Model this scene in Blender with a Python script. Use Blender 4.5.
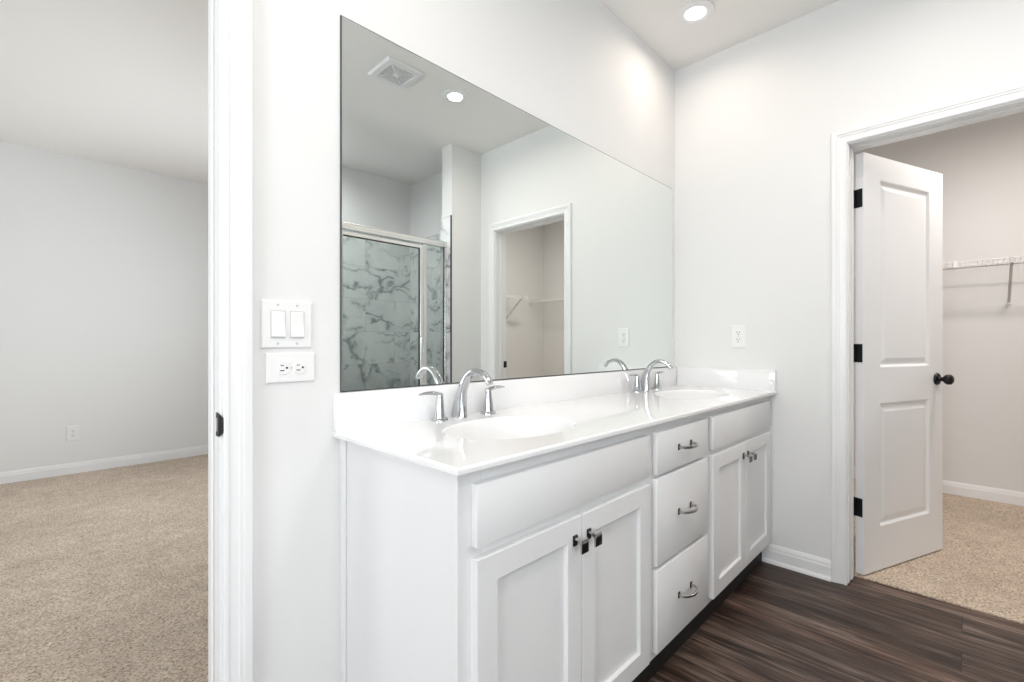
import bpy, bmesh, math, random
from math import pi, cos, sin, radians
from mathutils import Vector, Matrix
random.seed(4)
for o in list(bpy.data.objects): bpy.data.objects.remove(o, do_unlink=True)
S = bpy.context.scene
COL = S.collection

# ------------------------------------------------------------------ camera
THETA = 0.7774
cam_data = bpy.data.cameras.new('camera')
cam_data.sensor_width = 36.0
cam_data.sensor_fit = 'HORIZONTAL'
cam_data.lens = 462.83 / 1024 * 36
cam_data.shift_y = 2.93 / 1024
cam_data.clip_start = 0.02
cam = bpy.data.objects.new('camera', cam_data)
cam.location = (0, -1.2349, 1.1225)
cam.rotation_euler = (pi / 2, 0, THETA - pi / 2)
COL.objects.link(cam)
S.camera = cam

# ------------------------------------------------------------------ world, daylight, exposure
S.view_settings.view_transform = 'Standard'
S.view_settings.look = 'None'
S.view_settings.gamma = 1
S.view_settings.exposure = 0.13
S.view_settings.use_curve_mapping = False
W = bpy.data.worlds.new('sky')
S.world = W
W.use_nodes = True
W.node_tree.nodes['Background'].inputs[0].default_value = (0.80, 0.90, 1.0, 1)
W.node_tree.nodes['Background'].inputs[1].default_value = 1.0


def area_light(name, loc, direction, sx, sy, power, color):
    d = bpy.data.lights.new(name, 'AREA')
    d.shape = 'RECTANGLE'
    d.size, d.size_y = sx, sy
    d.energy = power
    d.color = color
    o = bpy.data.objects.new(name, d)
    o.location = loc
    o.rotation_euler = Vector(direction).to_track_quat('-Z', 'Z').to_euler()
    COL.objects.link(o)
    return o


DAY = (0.95, 0.975, 1.0)
WEST_P, SOUTH_P, BED_P, BED2_P, CLOSET_P = 86, 32, 74, 46, 18
LAMP_P = 3.6
# daylight through unseen windows, openings added below to light the rooms
area_light('daylight_unseen_bath_window', (-2.88, -1.45, 1.5), (1, 0, .28), 1.3, 1.5, WEST_P, DAY)
area_light('daylight_unseen_bath_south_window', (-0.55, -3.02, 1.5), (0, 1, .35), 1.5, 1.5, SOUTH_P, DAY)
area_light('daylight_unseen_bedroom_window', (2.60, 2.55, 1.45), (-1, 0, .1), 1.6, 1.5, BED_P, DAY)
area_light('daylight_unseen_bedroom_west_window', (-3.2, 2.2, 1.45), (1, 0, .25), 1.6, 1.5, BED2_P, DAY)

# ------------------------------------------------------------------ dimensions
XW = -2.7          # west bathroom wall
H = 2.74            # ceiling
XF = 2.634          # bathroom side of the far (closet) wall
XFO = 2.759         # closet side of it
WT = 0.098
Y1, Y2, Y3 = -1.745, -1.873, -2.822   # stub wall faces, shower back wall
XS = 2.322          # end of stub wall
YB = 4.258          # bedroom far wall
XC = 4.75           # closet far wall
YC = -2.85          # closet end wall
CT = 0.884          # counter top


# ------------------------------------------------------------------ materials
def new_mat(name):
    m = bpy.data.materials.new(name)
    m.use_nodes = True
    nt = m.node_tree
    return m, nt, nt.nodes, nt.links, nt.nodes['Principled BSDF']


def simple(name, col, rough=0.5, metal=0.0, spec=0.5, bump=0.0, bscale=200.0, coat=0.0):
    m, nt, N, L, b = new_mat(name)
    b.inputs['Base Color'].default_value = (*col, 1)
    b.inputs['Roughness'].default_value = rough
    b.inputs['Metallic'].default_value = metal
    b.inputs['Specular IOR Level'].default_value = spec
    b.inputs['Coat Weight'].default_value = coat
    if bump > 0:
        g = N.new('ShaderNodeNewGeometry')
        n = N.new('ShaderNodeTexNoise')
        n.inputs['Scale'].default_value = bscale
        n.inputs['Detail'].default_value = 3
        L.new(g.outputs['Position'], n.inputs['Vector'])
        bp = N.new('ShaderNodeBump')
        bp.inputs['Strength'].default_value = bump
        bp.inputs['Distance'].default_value = 0.002
        L.new(n.outputs['Fac'], bp.inputs['Height'])
        L.new(bp.outputs['Normal'], b.inputs['Normal'])
    return m


def ramp(N, stops):
    r = N.new('ShaderNodeValToRGB')
    e = r.color_ramp.elements
    while len(e) > 1:
        e.remove(e[-1])
    e[0].position, e[0].color = stops[0][0], (*stops[0][1], 1)
    for p, c in stops[1:]:
        k = e.new(p)
        k.color = (*c, 1)
    return r


def math_node(N, L, op, a, b=None):
    n = N.new('ShaderNodeMath')
    n.operation = op
    for i, v in enumerate((a, b)):
        if v is None:
            continue
        if isinstance(v, (int, float)):
            n.inputs[i].default_value = v
        else:
            L.new(v, n.inputs[i])
    return n.outputs[0]


def mix_rgb(N, L, fac, a, b, blend='MIX'):
    n = N.new('ShaderNodeMix')
    n.data_type = 'RGBA'
    n.blend_type = blend
    for idx, v in ((0, fac), (6, a), (7, b)):
        if isinstance(v, (int, float)):
            n.inputs[idx].default_value = v
        elif isinstance(v, tuple):
            n.inputs[idx].default_value = (*v, 1)
        else:
            L.new(v, n.inputs[idx])
    return n.outputs[2]


def wood_floor():
    m, nt, N, L, b = new_mat('dark_plank_floor')
    g = N.new('ShaderNodeNewGeometry')
    sp = N.new('ShaderNodeSeparateXYZ')
    L.new(g.outputs['Position'], sp.inputs[0])
    cb = N.new('ShaderNodeCombineXYZ')
    L.new(sp.outputs['Y'], cb.inputs['X'])
    L.new(math_node(N, L, 'ADD', sp.outputs['X'], 0.045), cb.inputs['Y'])
    br = N.new('ShaderNodeTexBrick')
    br.offset = 0.37
    br.inputs['Scale'].default_value = 1
    br.inputs['Brick Width'].default_value = 1.22
    br.inputs['Row Height'].default_value = 0.150
    br.inputs['Mortar Size'].default_value = 0.0011
    br.inputs['Mortar Smooth'].default_value = 0.3
    br.inputs['Color1'].default_value = (0, 0, 0, 1)
    br.inputs['Color2'].default_value = (1, 1, 1, 1)
    br.inputs['Mortar'].default_value = (0.5, 0.5, 0.5, 1)
    L.new(cb.outputs[0], br.inputs['Vector'])
    # grain: long streaks along Y, shifted per plank
    off = N.new('ShaderNodeCombineXYZ')
    L.new(math_node(N, L, 'MULTIPLY', br.outputs['Color'], 37.0), off.inputs['X'])
    L.new(math_node(N, L, 'MULTIPLY', br.outputs['Color'], 11.0), off.inputs['Y'])
    ad = N.new('ShaderNodeVectorMath')
    ad.operation = 'ADD'
    L.new(g.outputs['Position'], ad.inputs[0])
    L.new(off.outputs[0], ad.inputs[1])

    def streak(sx, sy, scale, detail, dist):
        mp = N.new('ShaderNodeMapping')
        mp.inputs['Scale'].default_value = (sx, sy, 1)
        L.new(ad.outputs[0], mp.inputs['Vector'])
        n = N.new('ShaderNodeTexNoise')
        n.inputs['Scale'].default_value = scale
        n.inputs['Detail'].default_value = detail
        n.inputs['Roughness'].default_value = 0.62
        n.inputs['Distortion'].default_value = dist
        L.new(mp.outputs[0], n.inputs['Vector'])
        return n.outputs['Fac']
    s1 = streak(10, 0.8, 3.0, 8, 0.9)
    s2 = streak(48, 1.6, 2.6, 6, 0.5)
    s3 = streak(3.0, 0.55, 2.0, 3, 0.4)
    v = math_node(N, L, 'ADD', math_node(N, L, 'MULTIPLY', s1, 0.66), math_node(N, L, 'MULTIPLY', s2, 0.34))
    r = ramp(N, [(0.35, (0.010, 0.006, 0.005)), (0.42, (0.036, 0.023, 0.018)), (0.50, (0.095, 0.067, 0.054)), (0.58, (0.175, 0.132, 0.110)), (0.68, (0.32, 0.26, 0.225))])
    L.new(v, r.inputs[0])
    tint = ramp(N, [(0.38, (0.62, 0.48, 0.42)), (0.60, (1.0, 0.98, 0.96))])
    L.new(s3, tint.inputs[0])
    c = mix_rgb(N, L, 1.0, r.outputs[0], tint.outputs[0], 'MULTIPLY')
    pr = ramp(N, [(0.0, (0.60, 0.55, 0.53)), (0.5, (0.95, 0.94, 0.94)), (1.0, (1.42, 1.42, 1.42))])
    L.new(br.outputs['Color'], pr.inputs[0])
    c = mix_rgb(N, L, 1.0, c, pr.outputs[0], 'MULTIPLY')
    c = mix_rgb(N, L, br.outputs['Fac'], c, (0.008, 0.006, 0.005))
    L.new(c, b.inputs['Base Color'])
    b.inputs['Roughness'].default_value = 0.42
    b.inputs['Specular IOR Level'].default_value = 0.35
    bp = N.new('ShaderNodeBump')
    bp.inputs['Strength'].default_value = 0.25
    bp.inputs['Distance'].default_value = 0.002
    L.new(s2, bp.inputs['Height'])
    L.new(bp.outputs['Normal'], b.inputs['Normal'])
    return m


def carpet():
    m, nt, N, L, b = new_mat('beige_carpet')
    g = N.new('ShaderNodeNewGeometry')

    def noise(scale, detail, rough=0.6):
        n = N.new('ShaderNodeTexNoise')
        n.inputs['Scale'].default_value = scale
        n.inputs['Detail'].default_value = detail
        n.inputs['Roughness'].default_value = rough
        L.new(g.outputs['Position'], n.inputs['Vector'])
        return n.outputs['Fac']
    fine = noise(120, 3, 0.7)
    mid = noise(9, 3)
    big = noise(2.0, 3)
    r = ramp(N, [(0.28, (0.20, 0.135, 0.095)), (0.40, (0.53, 0.41, 0.31)), (0.50, (0.72, 0.60, 0.49)), (0.66, (0.92, 0.81, 0.69))])
    L.new(fine, r.inputs[0])
    r2 = ramp(N, [(0.35, (0.92, 0.915, 0.91)), (0.65, (1.05, 1.05, 1.05))])
    L.new(mid, r2.inputs[0])
    c = mix_rgb(N, L, 1.0, r.outputs[0], r2.outputs[0], 'MULTIPLY')
    r3 = ramp(N, [(0.35, (0.92, 0.91, 0.90)), (0.65, (1.05, 1.05, 1.05))])
    L.new(big, r3.inputs[0])
    c = mix_rgb(N, L, 1.0, c, r3.outputs[0], 'MULTIPLY')
    L.new(c, b.inputs['Base Color'])
    b.inputs['Roughness'].default_value = 0.95
    b.inputs['Specular IOR Level'].default_value = 0.1
    bp = N.new('ShaderNodeBump')
    bp.inputs['Strength'].default_value = 0.9
    bp.inputs['Distance'].default_value = 0.012
    L.new(fine, bp.inputs['Height'])
    L.new(bp.outputs['Normal'], b.inputs['Normal'])
    return m


def marble_tile(axis):
    m, nt, N, L, b = new_mat('marble_tile_' + axis.lower())
    g = N.new('ShaderNodeNewGeometry')
    sp = N.new('ShaderNodeSeparateXYZ')
    L.new(g.outputs['Position'], sp.inputs[0])
    cb = N.new('ShaderNodeCombineXYZ')
    L.new(sp.outputs[axis], cb.inputs['X'])
    L.new(math_node(N, L, 'SUBTRACT', sp.outputs['Z'], 0.02), cb.inputs['Y'])
    br = N.new('ShaderNodeTexBrick')
    br.offset = 0.5
    br.inputs['Scale'].default_value = 1
    br.inputs['Brick Width'].default_value = 0.61
    br.inputs['Row Height'].default_value = 0.305
    br.inputs['Mortar Size'].default_value = 0.0016
    br.inputs['Color1'].default_value = (0, 0, 0, 1)
    br.inputs['Color2'].default_value = (1, 1, 1, 1)
    L.new(cb.outputs[0], br.inputs['Vector'])
    off = N.new('ShaderNodeCombineXYZ')
    L.new(math_node(N, L, 'MULTIPLY', br.outputs['Color'], 23.0), off.inputs['Z'])
    L.new(math_node(N, L, 'MULTIPLY', br.outputs['Color'], 9.0), off.inputs['X'])
    ad = N.new('ShaderNodeVectorMath')
    ad.operation = 'ADD'
    L.new(cb.outputs[0], ad.inputs[0])
    L.new(off.outputs[0], ad.inputs[1])
    # warp
    nz = N.new('ShaderNodeTexNoise')
    nz.inputs['Scale'].default_value = 3.2
    nz.inputs['Detail'].default_value = 5
    L.new(ad.outputs[0], nz.inputs['Vector'])
    sc = N.new('ShaderNodeVectorMath')
    sc.operation = 'SCALE'
    sc.inputs['Scale'].default_value = 0.55
    L.new(nz.outputs['Color'], sc.inputs[0])
    a2 = N.new('ShaderNodeVectorMath')
    a2.operation = 'ADD'
    L.new(ad.outputs[0], a2.inputs[0])
    L.new(sc.outputs[0], a2.inputs[1])
    mp = N.new('ShaderNodeMapping')
    mp.inputs['Rotation'].default_value = (0, 0, 0.7)
    mp.inputs['Scale'].default_value = (2.6, 6.0, 1)
    L.new(a2.outputs[0], mp.inputs['Vector'])
    vo = N.new('ShaderNodeTexVoronoi')
    vo.feature = 'DISTANCE_TO_EDGE'
    vo.inputs['Scale'].default_value = 1.0
    L.new(mp.outputs[0], vo.inputs['Vector'])
    n2 = N.new('ShaderNodeTexNoise')
    n2.inputs['Scale'].default_value = 4.5
    n2.inputs['Detail'].default_value = 6
    L.new(a2.outputs[0], n2.inputs['Vector'])
    r = ramp(N, [(0.0, (0.27, 0.29, 0.30)), (0.03, (0.44, 0.46, 0.47)), (0.09, (0.76, 0.78, 0.78)), (0.2, (0.85, 0.86, 0.86))])
    L.new(vo.outputs['Distance'], r.inputs[0])
    fade = ramp(N, [(0.42, (0, 0, 0)), (0.58, (1, 1, 1))])
    L.new(n2.outputs['Fac'], fade.inputs[0])
    c = mix_rgb(N, L, fade.outputs[0], r.outputs[0], (0.84, 0.85, 0.85))
    cloud = ramp(N, [(0.3, (0.82, 0.83, 0.84)), (0.7, (1.0, 1.0, 1.0))])
    L.new(n2.outputs['Fac'], cloud.inputs[0])
    c = mix_rgb(N, L, 1.0, c, cloud.outputs[0], 'MULTIPLY')
    c = mix_rgb(N, L, br.outputs['Fac'], c, (0.50, 0.51, 0.51))
    L.new(c, b.inputs['Base Color'])
    b.inputs['Roughness'].default_value = 0.22
    return m


def glass_mat(name, tint, refl=0.9):
    m, nt, N, L, b = new_mat(name)
    N.remove(b)
    out = N['Material Output']
    tr = N.new('ShaderNodeBsdfTransparent')
    tr.inputs[0].default_value = (*tint, 1)
    gl = N.new('ShaderNodeBsdfGlossy')
    gl.inputs['Roughness'].default_value = 0.0
    gl.inputs['Color'].default_value = (refl, refl, refl, 1)
    fr = N.new('ShaderNodeFresnel')
    fr.inputs['IOR'].default_value = 1.45
    mx = N.new('ShaderNodeMixShader')
    L.new(fr.outputs[0], mx.inputs[0])
    L.new(tr.outputs[0], mx.inputs[1])
    L.new(gl.outputs[0], mx.inputs[2])
    L.new(mx.outputs[0], out.inputs['Surface'])
    return m


def emit_mat(name, col, s):
    m, nt, N, L, b = new_mat(name)
    b.inputs['Base Color'].default_value = (0.9, 0.9, 0.9, 1)
    b.inputs['Emission Color'].default_value = (*col, 1)
    b.inputs['Emission Strength'].default_value = s
    return m


M = dict(
    wall=simple('painted_wall', (0.82, 0.82, 0.815), 0.65, bump=0.08, bscale=350, spec=0.3),
    closet_wall=simple('closet_paint', (0.79, 0.785, 0.775), 0.7, bump=0.08, bscale=350, spec=0.3),
    ceiling=simple('ceiling_paint', (0.91, 0.893, 0.87), 0.8, bump=0.12, bscale=180, spec=0.2),
    trim=simple('trim_gloss_white', (0.87, 0.87, 0.875), 0.35),
    door=simple('door_white', (0.88, 0.885, 0.895), 0.38),
    cabinet=simple('cabinet_white', (0.80, 0.80, 0.805), 0.36),
    counter=simple('cultured_marble', (0.88, 0.88, 0.885), 0.07, coat=0.4),
    plate=simple('white_plastic', (0.88, 0.88, 0.875), 0.3),
    slot=simple('dark_slot', (0.02, 0.02, 0.02), 0.6),
    screw=simple('screw_and_shade_grey', (0.62, 0.62, 0.62), 0.4),
    chrome=simple('polished_chrome', (0.54, 0.55, 0.565), 0.09, 1.0),
    nickel=simple('satin_nickel', (0.50, 0.49, 0.48), 0.2, 1.0),
    gunmetal=simple('dark_nickel', (0.07, 0.07, 0.072), 0.28, 1.0),
    alum=simple('brushed_aluminium', (0.80, 0.80, 0.79), 0.25, 1.0),
    black=simple('black_metal', (0.006, 0.006, 0.007), 0.42, 0.0, 0.35),
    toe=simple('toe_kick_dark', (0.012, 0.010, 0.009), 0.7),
    mirror=simple('mirror_silver', (0.87, 0.905, 0.888), 0.0, 1.0),
    mirror_edge=simple('mirror_edge', (0.055, 0.065, 0.062), 0.5),
    wire=simple('white_wire', (0.86, 0.86, 0.86), 0.35),
    grey_metal=simple('grey_brace', (0.62, 0.62, 0.61), 0.4, 0.2),
    vent_dark=simple('vent_inside', (0.05, 0.05, 0.05), 0.8),
    rubber=simple('dark_gasket', (0.03, 0.035, 0.035), 0.5),
    glass=glass_mat('shower_glass', (0.918, 0.947, 0.933)),
    pane=glass_mat('window_glass', (0.97, 0.98, 0.98)),
    lens=emit_mat('lamp_lens', (1.0, 0.95, 0.88), 12.0),
    wood=wood_floor(), carpet=carpet(), tile_x=marble_tile('X'), tile_y=marble_tile('Y'),
)


# ------------------------------------------------------------------ mesh helpers
def link(name, bm, mat, parent=None, smooth=False, angle=35):
    bmesh.ops.recalc_face_normals(bm, faces=bm.faces)
    me = bpy.data.meshes.new(name)
    bm.to_mesh(me)
    bm.free()
    for mm in (mat if isinstance(mat, (list, tuple)) else [mat]):
        me.materials.append(mm)
    if smooth:
        me.polygons.foreach_set('use_smooth', [True] * len(me.polygons))
        try:
            me.set_sharp_from_angle(angle=radians(angle))
        except Exception:
            pass
    o = bpy.data.objects.new(name, me)
    COL.objects.link(o)
    if parent is not None:
        o.parent = parent
    return o


def box(bm, x0, x1, y0, y1, z0, z1, bev=0.0, seg=2, mat=None):
    t = bmesh.new()
    bmesh.ops.create_cube(t, size=1)
    for v in t.verts:
        v.co = Vector(((x0 + x1) / 2 + v.co.x * (x1 - x0), (y0 + y1) / 2 + v.co.y * (y1 - y0), (z0 + z1) / 2 + v.co.z * (z1 - z0)))
    if bev > 0:
        bmesh.ops.bevel(t, geom=list(t.edges), offset=bev, segments=seg, profile=0.5, affect='EDGES')
    if mat is not None:
        for f in t.faces:
            f.material_index = mat
    me = bpy.data.meshes.new('tmp')
    t.to_mesh(me)
    t.free()
    bm.from_mesh(me)
    bpy.data.meshes.remove(me)
    return bm


def B(*a, **k):
    return box(bmesh.new(), *a, **k)


def loft(bm, rings, cap=True, closed=True):
    """rings: lists of points of equal length, joined in order"""
    vr = [[bm.verts.new(p) for p in r] for r in rings]
    n = len(vr[0])
    for a, b in zip(vr, vr[1:]):
        for i in range(n if closed else n - 1):
            j = (i + 1) % n
            try:
                bm.faces.new((a[i], a[j], b[j], b[i]))
            except ValueError:
                pass
    if cap:
        bm.faces.new(list(reversed(vr[0])))
        bm.faces.new(vr[-1])
    return vr


def lathe(bm, prof, axis_o, axis='Z', n=28, sx=1.0, sy=1.0, cap=True):
    """prof: list of (radius, height along axis)"""
    ox, oy, oz = axis_o
    rings = []
    for r, h in prof:
        ring = []
        for k in range(n):
            a = 2 * pi * k / n
            u, v = r * cos(a) * sx, r * sin(a) * sy
            if axis == 'Z':
                ring.append((ox + u, oy + v, oz + h))
            elif axis == 'Y':
                ring.append((ox + u, oy + h, oz + v))
            else:
                ring.append((ox + h, oy + u, oz + v))
        rings.append(ring)
    loft(bm, rings, cap)
    return bm


def tube(bm, pts, r, n=8, cap=True):
    pts = [Vector(p) for p in pts]
    rings = []
    for i, p in enumerate(pts):
        d = (pts[min(i + 1, len(pts) - 1)] - pts[max(i - 1, 0)]).normalized()
        up = Vector((0, 0, 1)) if abs(d.z) < 0.95 else Vector((1, 0, 0))
        s = d.cross(up).normalized()
        t = s.cross(d).normalized()
        rr = r[i] if isinstance(r, (list, tuple)) else r
        rings.append([p + s * (rr * cos(2 * pi * k / n)) + t * (rr * sin(2 * pi * k / n)) for k in range(n)])
    loft(bm, rings, cap)
    return bm


def empty(name, loc=(0, 0, 0)):
    o = bpy.data.objects.new(name, None)
    o.empty_display_size = 0.1
    o.location = loc
    COL.objects.link(o)
    return o


def tag(o, label, cat, group=None, kind=None):
    if label:
        o['label'] = label
    if cat:
        o['category'] = cat
    if group:
        o['group'] = group
    if kind:
        o['kind'] = kind
    return o


def struct(name, bm, mat, label=None, smooth=False, parent=None):
    o = link(name, bm, mat, parent, smooth)
    if parent is None:
        o['kind'] = 'structure'
        if label:
            o['label'] = label
    return o


def reparent_local(o, root):
    """child built in world coordinates under a root that stands elsewhere"""
    o.parent = root
    o.matrix_parent_inverse = Matrix.Translation(root.location).inverted()
    return o


def part(name, bm, mat, root, smooth=False, angle=35):
    """part given in world coordinates; kept in place under its thing's base"""
    base = Vector(root['_base']) if '_base' in root else Vector((0, 0, 0))
    bmesh.ops.translate(bm, verts=bm.verts, vec=-base)
    o = link(name, bm, mat, root, smooth, angle)
    return o


def thing(name, loc, label, cat, group=None, kind=None):
    o = empty(name, loc)
    o['_base'] = list(loc)
    tag(o, label, cat, group, kind)
    return o


def sub(name, bm, mat, parent_part, root, smooth=False):
    base = Vector(root['_base'])
    bmesh.ops.translate(bm, verts=bm.verts, vec=-base)
    return link(name, bm, mat, parent_part, smooth)


def copy_tree(o, parent=None):
    c = o.copy()
    COL.objects.link(c)
    if parent is not None:
        c.parent = parent
    for ch in list(o.children):
        copy_tree(ch, c)
    return c


# ------------------------------------------------------------------ structure: floors, ceiling, walls
struct('floor', B(-2.9, 2.756, -3.0, 0.062, -0.1, 0.0), M['wood'], 'dark brown wood plank bathroom floor')
struct('floor_bedroom', B(-3.2, 2.5, 0.0625, 4.4, -0.1, 0.006), M['carpet'], 'beige carpet of the bedroom beyond the left doorway')
struct('floor_closet', B(2.7565, 4.87, -2.9, 0.30, -0.1, 0.006), M['carpet'], 'beige carpet inside the walk-in closet')
struct('ceiling', B(-3.3, 4.9, -3.1, 4.5, H, H + 0.1), M['ceiling'], 'pale flat ceiling')

DX0, DX1, DTOP = -0.525, 0.2895, 2.045      # bedroom doorway, clear faces
JT = 0.018
b = bmesh.new()
box(b, XW, DX0 - JT, 0, WT, 0, H)
box(b, DX1 + JT, XF, 0, WT, 0, H)
box(b, DX0 - JT, DX1 + JT, 0, WT, DTOP + JT, H)
struct('wall_vanity', b, M['wall'], 'pale grey wall behind the vanity mirror')

CY0, CY1, CTOP = -0.842, -1.563, 2.052     # closet doorway, clear faces
b = bmesh.new()
box(b, XF, XFO, CY0 + JT, WT, 0, H)
box(b, XF, XFO, -2.93, CY1 - JT, 0, H)
box(b, XF, XFO, CY1 - JT, CY0 + JT, CTOP + JT, H)
struct('wall_far', b, M['wall'], 'pale wall holding the closet doorway')

struct('wall_shower_return', B(XS, XF, Y2, Y1, 0, H), M['wall'], 'short return wall at the end of the shower, seen in the mirror')
SXL = 0.95
struct('wall_shower_left', B(SXL - WT, SXL, Y3, Y1, 0, H), M['wall'])
b = bmesh.new()      # south wall with window opening
SWX0, SWX1, SWZ0, SWZ1 = -1.25, 0.15, 0.85, 2.25
box(b, XW, SWX0, Y3 - WT, Y3, 0, H)
box(b, SWX1, XF, Y3 - WT, Y3, 0, H)
box(b, SWX0, SWX1, Y3 - WT, Y3, 0, SWZ0)
box(b, SWX0, SWX1, Y3 - WT, Y3, SWZ1, H)
struct('wall_south', b, M['wall'])
b = bmesh.new()      # west wall with window opening
WY0, WY1, WZ0, WZ1 = -2.1, -0.8, 0.85, 2.25
box(b, XW - WT, XW, Y3 - WT, WY0, 0, H)
box(b, XW - WT, XW, WY1, 0.0, 0, H)
box(b, XW - WT, XW, WY0, WY1, 0, WZ0)
box(b, XW - WT, XW, WY0, WY1, WZ1, H)
struct('wall_west', b, M['wall'])
# bedroom shell
struct('wall_bedroom_far', B(-3.2, 2.5, YB, YB + WT, 0, H), M['wall'], 'light grey bedroom wall beyond the left doorway')
b = bmesh.new()
EY0, EY1 = 1.75, 3.35
box(b, 2.4, 2.4 + WT, WT, EY0, 0, H)
box(b, 2.4, 2.4 + WT, EY1, YB + WT, 0, H)
box(b, 2.4, 2.4 + WT, EY0, EY1, 0, 0.7)
box(b, 2.4, 2.4 + WT, EY0, EY1, 2.2, H)
struct('wall_bedroom_east', b, M['wall'])
b = bmesh.new()
BY0, BY1 = 1.4, 3.0
box(b, -3.0 - WT, -3.0, WT, BY0, 0, H)
box(b, -3.0 - WT, -3.0, BY1, YB + WT, 0, H)
box(b, -3.0 - WT, -3.0, BY0, BY1, 0, 0.7)
box(b, -3.0 - WT, -3.0, BY0, BY1, 2.2, H)
struct('wall_bedroom_west', b, M['wall'])
struct('wall_bedroom_near', B(-3.0 - WT, XW, 0, WT, 0, H), M['wall'])
# closet shell
struct('wall_closet_far', B(XC, XC + WT, YC - WT, 0.30, 0, H), M['closet_wall'], 'warm white wall at the back of the closet')
struct('wall_closet_end', B(XFO, XC, YC - WT, YC, 0, H), M['closet_wall'], 'closet end wall carrying the braced shelf, seen in the mirror')
struct('wall_closet_near', B(XFO, XC, 0.20, 0.30, 0, H), M['closet_wall'])


def window(n, plane, a0, a1, z0, z1, p0, p1):
    """a window filling an opening; plane 'X' or 'Y' is the wall's normal, p0..p1 its thickness"""
    def bb(bm, u0, u1, w0, w1, q0, q1):
        return box(bm, q0, q1, u0, u1, w0, w1) if plane == 'X' else box(bm, u0, u1, q0, q1, w0, w1)
    f = bmesh.new()
    t = 0.045
    bb(f, a0, a0 + t, z0, z1, p0 + .02, p1 - .02)
    bb(f, a1 - t, a1, z0, z1, p0 + .02, p1 - .02)
    bb(f, a0 + t, a1 - t, z0, z0 + t, p0 + .02, p1 - .02)
    bb(f, a0 + t, a1 - t, z1 - t, z1, p0 + .02, p1 - .02)
    m = (z0 + z1) / 2
    bb(f, a0 + t, a1 - t, m - .02, m + .02, p0 + .03, p1 - .03)
    w = struct('window_%d' % n, f, M['trim'])
    g = bmesh.new()
    pm = (p0 + p1) / 2
    bb(g, a0 + t, a1 - t, z0 + t, z1 - t, pm - .002, pm + .002)
    link('window_pane', g, M['pane'], w)


window(1, 'X', WY0, WY1, WZ0, WZ1, XW - WT, XW)  # these four windows are out of view, added as daylight sources
window(2, 'Y', SWX0, SWX1, SWZ0, SWZ1, Y3 - WT, Y3)
window(3, 'X', EY0, EY1, 0.7, 2.2, 2.4, 2.4 + WT)
window(4, 'X', BY0, BY1, 0.7, 2.2, -3.0 - WT, -3.0)

# shower tile: back wall, far side wall, left side, end of the return wall
TZ = 2.16
struct('wall_tile_back', B(SXL, XF, Y3, Y3 + 0.011, 0.0, TZ), M['tile_x'], 'marble-look tile on the shower back wall, seen in the mirror')
struct('wall_tile_side', B(XF - 0.011, XF, Y3 + 0.011, Y2, 0.0, TZ), M['tile_y'], 'marble-look tile on the shower side wall, seen in the mirror')
struct('wall_tile_left', B(SXL, SXL + 0.011, Y3 + 0.011, Y1, 0.0, TZ), M['tile_y'])
b = bmesh.new()
box(b, XS - 0.011, XS, Y2 - 0.011, Y1 - 0.004, 0.0, TZ)
box(b, XS, XF - 0.011, Y2 - 0.011, Y2, 0.0, TZ)
te = struct('wall_tile_return', b, M['tile_y'], 'white marble tile strip capping the return wall end, seen in the mirror')
link('metal_edge', B(XS - 0.0125, XS + 0.001, Y1 - 0.004, Y1 + 0.0005, 0.0, TZ + 0.002), M['gunmetal'], te)

# ------------------------------------------------------------------ trim: casings, jambs, baseboards
CAS = [(0, 0), (0, .011), (.004, .014), (.010, .0145), (.012, .0115), (.020, .0125), (.030, .0135), (.032, .016), (.040, .0168), (.042, .0195), (.052, .020), (.057, .020), (.0610, .017), (.0610, 0)]


def casing(bm, to3, a0, a1, top, z0=0.0):
    """a0/a1: inner edges along the wall, to3(a, n, z) -> point. Mitred three-sided casing."""
    rings = []
    sgn = 1 if a1 > a0 else -1
    for (a, ca, z, cz) in ((a0, -sgn, z0, 0), (a0, -sgn, top, 1), (a1, sgn, top, 1), (a1, sgn, z0, 0)):
        rings.append([to3(a + ca * s, n, z + cz * s) for s, n in CAS])
    loft(bm, rings, True)


rev = 0.005
b = bmesh.new()
casing(b, lambda a, n, z: (a, -n, z), DX0 - rev, DX1 + rev, DTOP + rev, 0.001)
t1 = struct('trim_1', b, M['trim'], 'white ridged casing around the bedroom doorway at left')
b = bmesh.new()
casing(b, lambda a, n, z: (a, WT + n, z), DX0 - rev, DX1 + rev, DTOP + rev, 0.007)
struct('trim_2', b, M['trim'])
b = bmesh.new()
casing(b, lambda a, n, z: (XF - n, a, z), CY0 + rev, CY1 - rev, CTOP + rev, 0.001)
struct('trim_3', b, M['trim'], 'white ridged casing around the closet doorway')
b = bmesh.new()
casing(b, lambda a, n, z: (XFO + n * .5, a, z), CY0 + rev + .004, CY1 - rev, CTOP + rev + .004, 0.007)
struct('trim_4', b, M['trim'])


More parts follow.
